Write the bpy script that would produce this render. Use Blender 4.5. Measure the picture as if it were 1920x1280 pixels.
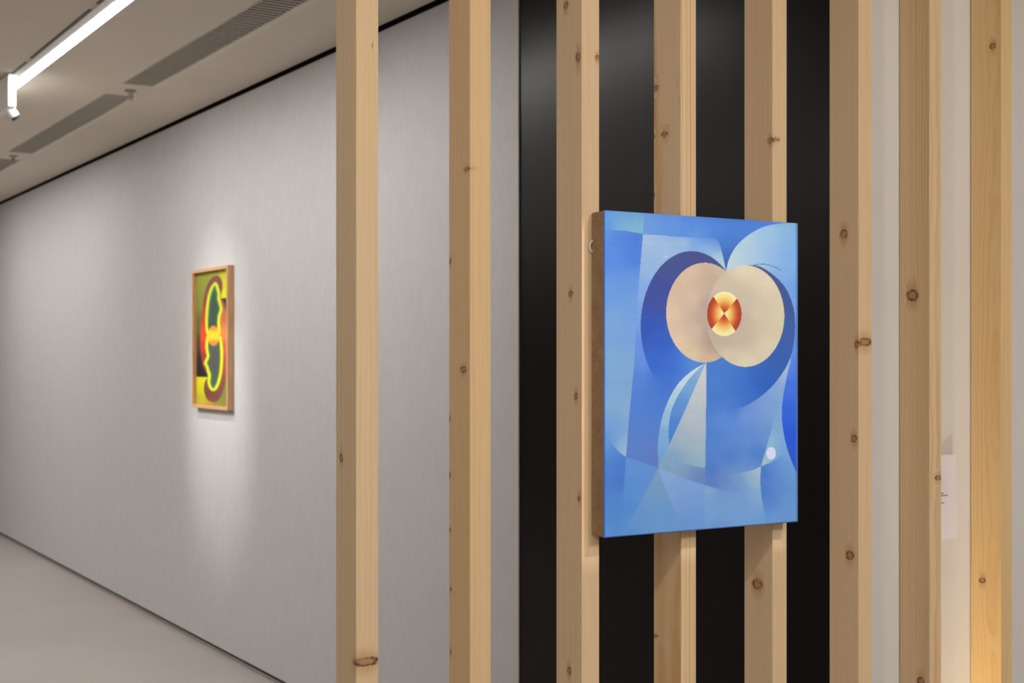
import bpy, bmesh, math, random
import numpy as np
from mathutils import Vector, Matrix

for o in list(bpy.data.objects):
    bpy.data.objects.remove(o)
S = bpy.context.scene
COL = S.collection

# ------------------------------------------------------------------ camera, world, exposure
# world axes: X runs along the row of posts, Y runs along the long grey wall, Z up
F, HY = 2592.0, 668.0
CC, SS = 0.8532022, 0.5215802
CAM_Z = 1.53
cam = bpy.data.cameras.new('camera')
cam.sensor_width = 36.0
cam.lens = F / 1920 * 36
cam.shift_y = (HY - 640) / 1920
cam.clip_start = 0.05
cam.dof.use_dof = True
cam.dof.focus_distance = 2.32
cam.dof.aperture_fstop = 9.0
camo = bpy.data.objects.new('camera', cam)
COL.objects.link(camo)
camo.location = (0, 0, CAM_Z)
camo.rotation_euler = (math.pi / 2, 0, -math.atan2(SS, CC))
S.camera = camo

w = bpy.data.worlds.new('world')
S.world = w
w.use_nodes = True
w.node_tree.nodes['Background'].inputs[0].default_value = (0.9, 0.93, 1.0, 1)
w.node_tree.nodes['Background'].inputs[1].default_value = 0.02

S.view_settings.view_transform = 'Standard'
S.view_settings.look = 'None'
S.view_settings.gamma = 1.0
S.view_settings.use_curve_mapping = False
S.view_settings.exposure = 0.0

STRIP_POWER = 93.0          # emission of every ceiling strip
STRIP_COL = (1.0, 0.965, 0.92, 1)

# ------------------------------------------------------------------ helpers
def s2l(c):
    c = np.asarray(c, dtype=float) / 255.0
    return np.where(c <= 0.04045, c / 12.92, ((c + 0.055) / 1.055) ** 2.4)

def bm_box(bm, lo, hi):
    x0, y0, z0 = lo
    x1, y1, z1 = hi
    v = [bm.verts.new(p) for p in ((x0, y0, z0), (x1, y0, z0), (x1, y1, z0), (x0, y1, z0),
                                   (x0, y0, z1), (x1, y0, z1), (x1, y1, z1), (x0, y1, z1))]
    for f in ((0, 3, 2, 1), (4, 5, 6, 7), (0, 1, 5, 4), (1, 2, 6, 5), (2, 3, 7, 6), (3, 0, 4, 7)):
        bm.faces.new([v[i] for i in f])
    return v

def bm_prism(bm, pts, axis_vec):
    a = [bm.verts.new(p) for p in pts]
    d = Vector(axis_vec)
    b = [bm.verts.new(Vector(p) + d) for p in pts]
    n = len(pts)
    bm.faces.new(a)
    bm.faces.new(b[::-1])
    for i in range(n):
        bm.faces.new((a[i], b[i], b[(i + 1) % n], a[(i + 1) % n]))

def bm_lathe(bm, prof, seg=24, mat=None):
    rings = []
    for r, z in prof:
        rings.append([bm.verts.new((r * math.cos(2 * math.pi * k / seg), r * math.sin(2 * math.pi * k / seg), z))
                      for k in range(seg)])
    for a, b in zip(rings, rings[1:]):
        for k in range(seg):
            bm.faces.new((a[k], a[(k + 1) % seg], b[(k + 1) % seg], b[k]))
    bm.faces.new(rings[0][::-1])
    bm.faces.new(rings[-1])
    if mat is not None:
        bmesh.ops.transform(bm, matrix=mat, verts=[v for r in rings for v in r])

def finish(name, bm, mat, parent=None, bevel=0.0, smooth=False, seg=2):
    if bevel > 0:
        bmesh.ops.bevel(bm, geom=list(bm.edges), offset=bevel, segments=seg, affect='EDGES', profile=0.5)
    bmesh.ops.recalc_face_normals(bm, faces=bm.faces)
    me = bpy.data.meshes.new(name)
    bm.to_mesh(me)
    bm.free()
    if smooth:
        for p in me.polygons:
            p.use_smooth = True
    me.materials.append(mat)
    o = bpy.data.objects.new(name, me)
    COL.objects.link(o)
    if parent is not None:
        o.parent = parent
    return o

def box(name, lo, hi, mat, parent=None, bevel=0.0):
    bm = bmesh.new()
    bm_box(bm, lo, hi)
    return finish(name, bm, mat, parent, bevel)

def tag(o, label=None, cat=None, group=None, kind=None):
    if label: o['label'] = label
    if cat: o['category'] = cat
    if group: o['group'] = group
    if kind: o['kind'] = kind
    return o

def empty(name, loc, label, cat, group=None):
    o = bpy.data.objects.new(name, None)
    COL.objects.link(o)
    o.location = loc
    o.empty_display_size = 0.1
    return tag(o, label, cat, group)

class NT:
    """small helper around a node tree"""
    def __init__(self, tree):
        self.t = tree
    def n(self, typ, **kw):
        nd = self.t.nodes.new(typ)
        for k, v in kw.items():
            setattr(nd, k, v)
        return nd
    def link(self, a, b):
        self.t.links.new(a, b)
    def val(self, sock, v):
        if isinstance(v, bpy.types.NodeSocket):
            self.link(v, sock)
        else:
            sock.default_value = v
    def math(self, op, a, b=None, c=None, clamp=False):
        nd = self.n('ShaderNodeMath', operation=op)
        nd.use_clamp = clamp
        self.val(nd.inputs[0], a)
        if b is not None: self.val(nd.inputs[1], b)
        if c is not None: self.val(nd.inputs[2], c)
        return nd.outputs[0]
    def vmath(self, op, a, b=None):
        nd = self.n('ShaderNodeVectorMath', operation=op)
        self.val(nd.inputs[0], a)
        if b is not None: self.val(nd.inputs[1], b)
        return nd.outputs['Value'] if op in ('LENGTH', 'DISTANCE', 'DOT_PRODUCT') else nd.outputs[0]
    def noise(self, vec, scale, detail=3, rough=0.5):
        nd = self.n('ShaderNodeTexNoise')
        self.link(vec, nd.inputs['Vector'])
        nd.inputs['Scale'].default_value = scale
        nd.inputs['Detail'].default_value = detail
        nd.inputs['Roughness'].default_value = rough
        return nd.outputs['Fac']
    def mix(self, fac, a, b, blend='MIX'):
        nd = self.n('ShaderNodeMix', data_type='RGBA', blend_type=blend)
        self.val(nd.inputs['Factor'], fac)
        self.val(nd.inputs['A'], a)
        self.val(nd.inputs['B'], b)
        return nd.outputs['Result']
    def maprange(self, v, a, b, c, d, smooth=True):
        nd = self.n('ShaderNodeMapRange')
        nd.interpolation_type = 'SMOOTHSTEP' if smooth else 'LINEAR'
        self.val(nd.inputs[0], v)
        for i, x in enumerate((a, b, c, d)):
            nd.inputs[i + 1].default_value = x
        return nd.outputs[0]
    def bump(self, h, strength, dist=0.001):
        nd = self.n('ShaderNodeBump')
        self.link(h, nd.inputs['Height'])
        nd.inputs['Strength'].default_value = strength
        nd.inputs['Distance'].default_value = dist
        return nd.outputs[0]

def new_mat(name):
    m = bpy.data.materials.new(name)
    m.use_nodes = True
    nt = NT(m.node_tree)
    b = m.node_tree.nodes['Principled BSDF']
    return m, nt, b

def rgba(c):
    return (float(c[0]), float(c[1]), float(c[2]), 1.0)

def plain(name, col, rough=0.5, metal=0.0, spec=0.5, var=0.04, scale=6.0):
    """plain painted / moulded surface with a faint procedural mottling"""
    m, nt, b = new_mat(name)
    tc = nt.n('ShaderNodeTexCoord').outputs['Object']
    f = nt.maprange(nt.noise(tc, scale, 4), 0.25, 0.75, 1 - var, 1 + var)
    c = nt.vmath('MULTIPLY', col[:3], (1, 1, 1))
    nd = nt.n('ShaderNodeVectorMath', operation='SCALE')
    nt.link(c, nd.inputs[0])
    nt.link(f, nd.inputs['Scale'])
    nt.link(nd.outputs[0], b.inputs['Base Color'])
    b.inputs['Roughness'].default_value = rough
    b.inputs['Metallic'].default_value = metal
    b.inputs['Specular IOR Level'].default_value = spec
    return m

def emit(name, col, strength):
    m, nt, b = new_mat(name)
    b.inputs['Base Color'].default_value = (0.9, 0.9, 0.9, 1)
    b.inputs['Emission Color'].default_value = col
    b.inputs['Emission Strength'].default_value = strength
    return m

# ------------------------------------------------------------------ setting materials
def wall_cloth_mat():
    m, nt, b = new_mat('grey_wall_covering')
    tc = nt.n('ShaderNodeTexCoord').outputs['Object']
    st = nt.vmath('MULTIPLY', tc, (1, 40, 13))
    n1 = nt.noise(st, 1.0, 6, 0.62)
    n2 = nt.noise(nt.vmath('MULTIPLY', tc, (1, 20, 14)), 1.0, 6, 0.68)
    n3 = nt.noise(nt.vmath('MULTIPLY', tc, (1, 150, 28)), 1.0, 3, 0.6)
    f = nt.math('ADD', nt.math('MULTIPLY', n1, 0.32), nt.math('ADD', nt.math('MULTIPLY', n2, 0.60), nt.math('MULTIPLY', n3, 0.08)))
    f = nt.maprange(f, 0.32, 0.68, 0.0, 1.0)
    c = nt.mix(f, rgba((0.446, 0.436, 0.437)), rgba((0.488, 0.477, 0.476)))
    nt.link(c, b.inputs['Base Color'])
    b.inputs['Roughness'].default_value = 0.62
    b.inputs['Specular IOR Level'].default_value = 0.3
    nt.link(nt.bump(n3, 0.05, 0.001), b.inputs['Normal'])
    return m

def floor_mat():
    m, nt, b = new_mat('floor_sealed_concrete')
    tc = nt.n('ShaderNodeTexCoord').outputs['Object']
    n1 = nt.noise(tc, 1.2, 6, 0.6)
    n2 = nt.noise(tc, 22, 4, 0.6)
    f = nt.math('ADD', nt.math('MULTIPLY', n1, 0.7), nt.math('MULTIPLY', n2, 0.3))
    f = nt.maprange(f, 0.35, 0.65, 0, 1)
    nt.link(nt.mix(f, rgba((0.325, 0.296, 0.277)), rgba((0.358, 0.327, 0.307))), b.inputs['Base Color'])
    b.inputs['Roughness'].default_value = 0.42
    b.inputs['Specular IOR Level'].default_value = 0.4
    return m

def black_panel_mat():
    m, nt, b = new_mat('black_lacquer')
    tc = nt.n('ShaderNodeTexCoord').outputs['Object']
    n1 = nt.noise(nt.vmath('MULTIPLY', tc, (1, 14, 0.8)), 1.0, 5, 0.6)
    f = nt.maprange(n1, 0.3, 0.7, 0, 1)
    nt.link(nt.mix(f, rgba((0.0030, 0.0022, 0.0019)), rgba((0.0045, 0.0034, 0.0029))), b.inputs['Base Color'])
    b.inputs['Roughness'].default_value = 0.30
    b.inputs['Specular IOR Level'].default_value = 0.088
    return m

M_GREY = wall_cloth_mat()
M_FLOOR = floor_mat()
M_BLACKP = black_panel_mat()
M_CEIL = plain('ceiling_paint', (0.72, 0.655, 0.57), 0.8, spec=0.2, var=0.015)
M_WHITEW = plain('white_wall_paint', (0.71, 0.695, 0.68), 0.7, spec=0.25, var=0.012, scale=3)
M_ROOM = plain('gallery_wall_paint', (0.48, 0.46, 0.44), 0.8, spec=0.2, var=0.02)
M_GAP = plain('shadow_gap_black', (0.010, 0.009, 0.008), 0.8, spec=0.1)
M_PLINTH = plain('skirting_grey_metal', (0.20, 0.185, 0.175), 0.4, spec=0.4)
M_GRILLE = plain('grille_paint', (0.48, 0.44, 0.38), 0.55)
M_GRILLEF = plain('grille_frame_paint', (0.74, 0.67, 0.56), 0.55)
M_DUCT = plain('duct_inside', (0.16, 0.15, 0.14), 0.8)
M_WMETAL = plain('white_powder_coat', (0.80, 0.80, 0.79), 0.4)
M_BMETAL = plain('black_powder_coat', (0.02, 0.02, 0.02), 0.45)
M_CHROME = plain('bright_metal', (0.75, 0.74, 0.72), 0.25, metal=1.0)
M_BRASS = plain('sprinkler_metal', (0.34, 0.28, 0.22), 0.4, metal=0.6)
M_TRACK = plain('track_slot', (0.12, 0.105, 0.09), 0.6)
M_STRIP = emit('strip_diffuser', STRIP_COL, STRIP_POWER)

# ------------------------------------------------------------------ the room
UW = 2.424                 # face of the long grey wall
ZC = CAM_Z + 1.315         # ceiling
V_END = 3.924              # where the grey covering stops and the black panel starts
V_WING = 1.8345            # face of the white wing wall behind the posts
Z_LT, Z_LB = 2.822, 0.034  # top and bottom of the wall covering
R_LEFT, R_BACK, R_FAR = -4.6, -4.2, 16.5

tag(box('floor', (R_LEFT - .2, R_BACK - .2, -0.15), (UW + .2, R_FAR + .2, 0), M_FLOOR), kind='structure')
wr = tag(box('wall_right', (UW + .03, R_BACK - .2, 0), (UW + .2, R_FAR + .2, ZC + .3), M_GAP), kind='structure')
box('wall_panel', (UW, V_END, Z_LB), (UW + .03, 10.5625, Z_LT), M_GREY, wr)
box('wall_panel', (UW, 10.5645, Z_LB), (UW + .03, R_FAR, Z_LT), M_GREY, wr)
bp = box('black_panel', (UW + .005, V_WING + .06, 0.0), (UW + .03, V_END, ZC), M_BLACKP, wr)
bp['label'] = 'glossy black wall panel'
box('wall_panel', (UW, R_BACK, Z_LB), (UW + .03, V_WING, Z_LT), M_WHITEW, wr)
tag(box('baseboard_right', (UW + .006, V_END, 0), (UW + .009, R_FAR, 0.020), M_PLINTH), kind='structure')
tag(box('wall_wing', (1.885, V_WING, 0), (UW, V_WING + .06, ZC), M_WHITEW), kind='structure')
tag(box('wall_left', (R_LEFT - .2, R_BACK - .2, 0), (R_LEFT, R_FAR + .2, ZC + .3), M_ROOM), kind='structure')
tag(box('wall_back', (R_LEFT, R_BACK - .2, 0), (UW + .03, R_BACK, ZC + .3), M_ROOM), kind='structure')
tag(box('wall_far', (R_LEFT, R_FAR, 0), (UW + .03, R_FAR + .2, ZC + .3), M_ROOM), kind='structure')

# ceiling slab with the long slot for the air grilles
GU0, GU1, GU2 = 1.868, 2.018, 2.052
GR = [(4.375, 6.65), (6.975, 9.25), (9.62, 11.9)]
bm = bmesh.new()
bm_box(bm, (R_LEFT, R_BACK, ZC), (GU0, R_FAR, ZC + .12))
bm_box(bm, (GU2, R_BACK, ZC), (UW - .003, V_WING + .07, ZC + .12))
bm_box(bm, (GU2, V_WING + .07, ZC), (UW - .003, R_FAR, ZC + .12))
ys = [R_BACK] + [y for g in GR for y in g] + [R_FAR]
for a, b_ in zip(ys[0::2], ys[1::2]):
    bm_box(bm, (GU0, a, ZC), (GU2, b_, ZC + .12))
tag(finish('ceiling', bm, M_CEIL), kind='structure')
tag(box('trim_1', (R_LEFT, R_BACK, ZC + .12), (GU2 + .02, R_FAR, ZC + .16), M_DUCT), kind='structure')
tag(box('trim_2', (GU2 + .02, R_BACK, ZC + .12), (UW + .03, R_FAR, ZC + .16), M_GAP), kind='structure')

# ------------------------------------------------------------------ pine posts
def knot_group():
    g = bpy.data.node_groups.new('knot', 'ShaderNodeTree')
    g.interface.new_socket('P', in_out='INPUT', socket_type='NodeSocketVector')
    g.interface.new_socket('C', in_out='INPUT', socket_type='NodeSocketVector')
    g.interface.new_socket('R', in_out='INPUT', socket_type='NodeSocketVector')
    g.interface.new_socket('Prev', in_out='INPUT', socket_type='NodeSocketVector')
    g.interface.new_socket('Out', in_out='OUTPUT', socket_type='NodeSocketVector')
    nt = NT(g)
    gi = nt.n('NodeGroupInput')
    go = nt.n('NodeGroupOutput')
    d = nt.vmath('SUBTRACT', gi.outputs['P'], gi.outputs['C'])
    q = nt.vmath('DIVIDE', d, gi.outputs['R'])
    L = nt.vmath('LENGTH', q)
    core = nt.maprange(L, 0.72, 0.95, 1, 0)
    ring = nt.math('MULTIPLY', nt.maprange(L, 0.5, 0.85, 0, 1), nt.maprange(L, 0.98, 1.35, 1, 0))
    q2 = nt.vmath('MULTIPLY', q, (1, 1, 0.42))
    L2 = nt.vmath('LENGTH', q2)
    halo = nt.maprange(L2, 0.6, 2.1, 1, 0)
    nd = nt.n('ShaderNodeCombineXYZ')
    nt.link(core, nd.inputs[0]); nt.link(ring, nd.inputs[1]); nt.link(halo, nd.inputs[2])
    mx = nt.vmath('MAXIMUM', nd.outputs[0], gi.outputs['Prev'])
    nt.link(mx, go.inputs['Out'])
    return g
KNOT = knot_group()

def pine(name, seed, knots, pith, freq=110.0, line=0.35, wob=1.0, base=(0.60, 0.42, 0.245), late=(0.47, 0.27, 0.115),
         stain=0.2):
    m, nt, b = new_mat(name)
    P = nt.n('ShaderNodeTexCoord').outputs['Object']
    rnd = random.Random(seed)
    off = (rnd.uniform(-9, 9), rnd.uniform(-9, 9), rnd.uniform(-9, 9))
    Q = nt.vmath('ADD', P, off)
    prev = None
    # knots: (face, along, z, r_across, r_z)
    wn = nt.n('ShaderNodeTexNoise')
    nt.link(Q, wn.inputs['Vector'])
    wn.inputs['Scale'].default_value = 75
    wj = nt.vmath('MULTIPLY', nt.vmath('SUBTRACT', wn.outputs['Color'], (.5, .5, .5)), (0.0055, 0.0055, 0.0055))
    PJ = nt.vmath('ADD', P, wj)
    for (face, a, z, ra, rz) in knots:
        gn = nt.n('ShaderNodeGroup')
        gn.node_tree = KNOT
        nt.link(PJ, gn.inputs['P'])
        if face == 's':
            gn.inputs['C'].default_value = (0.0, a, z)
            gn.inputs['R'].default_value = (max(ra * 1.6, .006), ra, rz)
        else:
            gn.inputs['C'].default_value = (a, 0.0, z)
            gn.inputs['R'].default_value = (ra, max(ra * 0.8, .004), rz)
        if prev is not None:
            nt.link(prev, gn.inputs['Prev'])
        prev = gn.outputs['Out']
    # annual rings around a pith line
    warp = nt.noise(nt.vmath('MULTIPLY', Q, (9, 9, 1.6)), 1.0, 3, 0.5)
    warp2 = nt.noise(nt.vmath('MULTIPLY', Q, (40, 40, 14)), 1.0, 2, 0.5)
    flat = nt.vmath('MULTIPLY', nt.vmath('SUBTRACT', P, (pith[0], pith[1], 0)), (1, 1, 0))
    r = nt.math('MULTIPLY', nt.vmath('LENGTH', flat), freq)
    r = nt.math('ADD', r, nt.math('MULTIPLY', warp, 3.4 * wob))
    r = nt.math('ADD', r, nt.math('MULTIPLY', warp2, 0.7 * wob))
    if prev is not None:
        sx = nt.n('ShaderNodeSeparateXYZ')
        nt.link(prev, sx.inputs[0])
        core, ring, halo = sx.outputs
        r = nt.math('ADD', r, nt.math('MULTIPLY', halo, 1.6))
    cb = nt.n('ShaderNodeCombineXYZ')
    nt.link(nt.math('MULTIPLY', r, 0.45), cb.inputs[0])
    cb.inputs[1].default_value = seed * 1.37
    irr = nt.noise(cb.outputs[0], 1.0, 2, 0.5)
    r = nt.math('ADD', r, nt.math('MULTIPLY', irr, 3.0))
    fr = nt.math('FRACT', r)
    line = nt.math('MULTIPLY', nt.maprange(nt.noise(nt.vmath('MULTIPLY', Q, (25, 25, 2.2)), 1.0, 2), .3, .7, .45, 1.25), line)
    lines = nt.math('MULTIPLY', nt.maprange(fr, 0.35, 0.88, 0, 1), nt.maprange(fr, 0.9, 1.0, 1, 0))
    fib = nt.noise(nt.vmath('MULTIPLY', Q, (420, 420, 5)), 1.0, 3, 0.6)
    big = nt.noise(nt.vmath('MULTIPLY', Q, (14, 14, 1.3)), 1.0, 3, 0.5)
    c = nt.mix(nt.math('MULTIPLY', lines, line, clamp=True), rgba(base), rgba(late))
    c = nt.mix(nt.maprange(big, 0.45, 0.75, 0, stain), c, rgba((base[0] * .96, base[1] * .83, base[2] * .62)))
    c = nt.mix(nt.maprange(fib, 0.35, 0.7, 0, 0.18), c, rgba((late[0] * .95, late[1] * .95, late[2] * .95)))
    if prev is not None:
        hw = nt.math('MULTIPLY', nt.math('POWER', halo, 1.6), 0.55)
        c = nt.mix(hw, c, rgba((0.40, 0.19, 0.07)))
        c = nt.mix(nt.math('MULTIPLY', core, 0.85), c, rgba((0.34, 0.165, 0.065)))
        rn = nt.maprange(nt.noise(Q, 160, 3), .36, .6, .25, .95)
        c = nt.mix(nt.math('MULTIPLY', ring, rn), c, rgba((0.075, 0.035, 0.018)))
    c = nt.vmath('MULTIPLY', c, (1.20, 1.24, 1.29))
    nt.link(c, b.inputs['Base Color'])
    b.inputs['Roughness'].default_value = 0.6
    b.inputs['Specular IOR Level'].default_value = 0.3
    nt.link(nt.bump(nt.math('ADD', fib, nt.math('MULTIPLY', lines, .5)), 0.12, 0.0006), b.inputs['Normal'])
    return m

V_POST = 1.7603
POST_D = 0.0715
# corner x, width, and knots given as pixels of the photograph on the side (s) or the front (f) face
POSTS = [
 dict(u=0.8210, w=.0346, d=.0685, pith=(0.33, .30), freq=150, line=.16, base=(.60, .435, .262),
      label='leftmost pine post of the row, with a torn bark-edged knot low on its front',
      k=[('s', 640, 858, 3.5, 7), ('f', 687, 1240, 20, 8), ('f', 698, 86, 1, 3)]),
 dict(u=1.0040, w=.0354, d=.0640, pith=(-.25, .22), freq=120, line=.20, base=(.60, .41, .215),
      label='second pine post from the left, honey yellow front, standing before the grey wall',
      k=[('s', 875, 317, 6, 3), ('s', 869, 693, 6, 4.5), ('s', 844, 490, 2.5, 4), ('s', 843, 785, 2, 4), ('s', 843, 890, 2, 4),
         ('s', 844, 993, 2, 3), ('s', 845, 1105, 2, 3), ('s', 845, 1222, 2, 4)]),
 dict(u=1.2020, w=.0330, d=.0715, pith=(.10, .30), freq=130, line=.16, base=(.615, .445, .268),
      label='pine post touching the left side of the blue canvas, knotted all along',
      k=[('s', 1061, 10, 4, 6), ('s', 1084, 107, 4, 9), ('f', 1120, 108, 4, 4), ('s', 1070, 551, 3.5, 5),
         ('s', 1080, 743, 3, 6), ('s', 1086, 934, 3, 5), ('s', 1067, 1258, 3.5, 7)]),
 dict(u=1.3950, w=.0318, d=.0715, pith=(-.55, .02), freq=190, line=.8, wob=.45, base=(.64, .47, .29), late=(.50, .28, .10),
      label='pine post behind the middle of the blue canvas, with wavy orange grain lines',
      k=[('s', 1230, 165, 3.5, 5), ('s', 1246, 252, 5, 4.5), ('s', 1226, 256, 2, 3), ('s', 1226, 365, 2, 4), ('s', 1230, 1192, 4, 2.5)]),
 dict(u=1.5910, w=.0324, d=.0715, pith=(.22, .26), freq=120, line=.12, base=(.60, .425, .25),
      label='pine post behind the right part of the blue canvas, one round knot below it',
      k=[('s', 1444, 263, 3.5, 5), ('f', 1455, 261, 6, 2.2), ('s', 1420, 1095, 7.5, 9)]),
 dict(u=1.7920, w=.0328, d=.0715, pith=(-.10, .30), freq=140, line=.13, base=(.60, .43, .255),
      label='pine post right of the blue canvas, between black panel and white wall',
      k=[('s', 1582, 439, 5, 8), ('s', 1607, 645, 3, 7), ('f', 1622, 641, 13, 7), ('s', 1601, 822, 4, 6), ('s', 1593, 1041, 5.5, 7)]),
 dict(u=1.9720, w=.0311, d=.0720, pith=(.10, -.30), freq=165, line=.50, base=(.595, .43, .25), late=(.47, .27, .12),
      label='second pine post from the right, reddish straight grain and one big ring knot',
      k=[('s', 1711, 553, 7, 10), ('s', 1727, 1277, 5, 7), ('f', 1760, 895, 7, 4)]),
 dict(u=2.1680, w=.0306, d=.0720, pith=(.045, .012), freq=200, line=.50, wob=1.9, base=(.61, .43, .225), late=(.50, .28, .10),
      label='rightmost pine post, curly orange grain near its front corner',
      k=[('s', 1862, 86, 4, 5), ('s', 1842, 1088, 4, 5)]),
]
def along_side(px, u):
    t = (px - 960) / F
    return u * (CC - t * SS) / (SS + t * CC)
def along_front(px, v):
    t = (px - 960) / F
    return v * (SS + t * CC) / (CC - t * SS)
def height(py, u, v):
    return CAM_Z - (py - HY) / F * (SS * u + CC * v)

rp = random.Random(4)
for i, p in enumerate(POSTS):
    ks = []
    for (face, px, py, ra, rz) in p['k']:
        if face == 's':
            v = along_side(px, p['u']); z = height(py, p['u'], v)
            sc = 690.0 * 2.1 / (SS * p['u'] + CC * v)
            ks.append(('s', v - V_POST, z, ra / sc, rz * (SS * p['u'] + CC * v) / F))
        else:
            uu = along_front(px, V_POST); z = height(py, uu, V_POST)
            sc = 1000.0 * 2.1 / (SS * uu + CC * V_POST)
            ks.append(('f', uu - p['u'], z, ra / sc, rz * (SS * uu + CC * V_POST) / F))
    mat = pine('pine_%02d' % i, 11 + i * 7, ks, p['pith'], p['freq'], p['line'], p.get('wob', 1.0), p['base'],
               p.get('late', (.47, .275, .125)))
    bm = bmesh.new()
    bm_box(bm, (0, 0, 0), (p['w'], p['d'], ZC))
    o = finish('timber_post', bm, mat, bevel=0.0011)
    o.location = (p['u'], V_POST, 0)
    tag(o, p['label'], 'post', 'row of pine posts')

# ------------------------------------------------------------------ art helpers
def homography(src, dst):
    A, bb = [], []
    for (x, y), (X, Y) in zip(src, dst):
        A.append([x, y, 1, 0, 0, 0, -X * x, -X * y]); bb.append(X)
        A.append([0, 0, 0, x, y, 1, -Y * x, -Y * y]); bb.append(Y)
    h = np.linalg.solve(np.array(A, float), np.array(bb, float))
    return np.append(h, 1).reshape(3, 3)

def inside(X, Y, poly):
    r = np.zeros(X.shape, bool)
    n = len(poly)
    for i in range(n):
        x0, y0 = poly[i]; x1, y1 = poly[(i + 1) % n]
        if y0 == y1: continue
        cond = ((y0 > Y) != (y1 > Y)) & (X < (x1 - x0) * (Y - y0) / (y1 - y0) + x0)
        r ^= cond
    return r

def idw(X, Y, anchors, p=2.8, eps=12.5):
    num = np.zeros(X.shape + (3,)); den = np.zeros(X.shape)
    for ax, ay, c in anchors:
        wgt = 1.0 / (((X - ax) ** 2 + (Y - ay) ** 2 + eps ** 2) ** (p / 2))
        num += wgt[..., None] * np.array(c, float); den += wgt
    return num / den[..., None]

def smooth_poly(pts, it=2):
    """Chaikin smoothing of an open curve, end points kept"""
    for _ in range(it):
        q = [pts[0]]
        for a, b in zip(pts, pts[1:]):
            q.append((a[0] * .75 + b[0] * .25, a[1] * .75 + b[1] * .25))
            q.append((a[0] * .25 + b[0] * .75, a[1] * .25 + b[1] * .75))
        q.append(pts[-1])
        pts = q
    return pts

def fit_ellipse(pts):
    """axis-aligned ellipse through points"""
    P = np.array(pts, float)
    m = P.mean(0); q = P - m
    A = np.stack([q[:, 0] ** 2, q[:, 1] ** 2, q[:, 0], q[:, 1]], 1)
    a, b, c, d = np.linalg.lstsq(A, np.ones(len(q)), rcond=None)[0]
    cx, cy = -c / 2 / a, -d / 2 / b
    k = 1 + a * cx * cx + b * cy * cy
    return cx + m[0], cy + m[1], math.sqrt(k / a), math.sqrt(k / b)

def put(col, mask, new):
    col[mask] = new[mask]

def smooth01(x, a, b):
    t = np.clip((x - a) / (b - a), 0, 1)
    return t * t * (3 - 2 * t)

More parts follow.
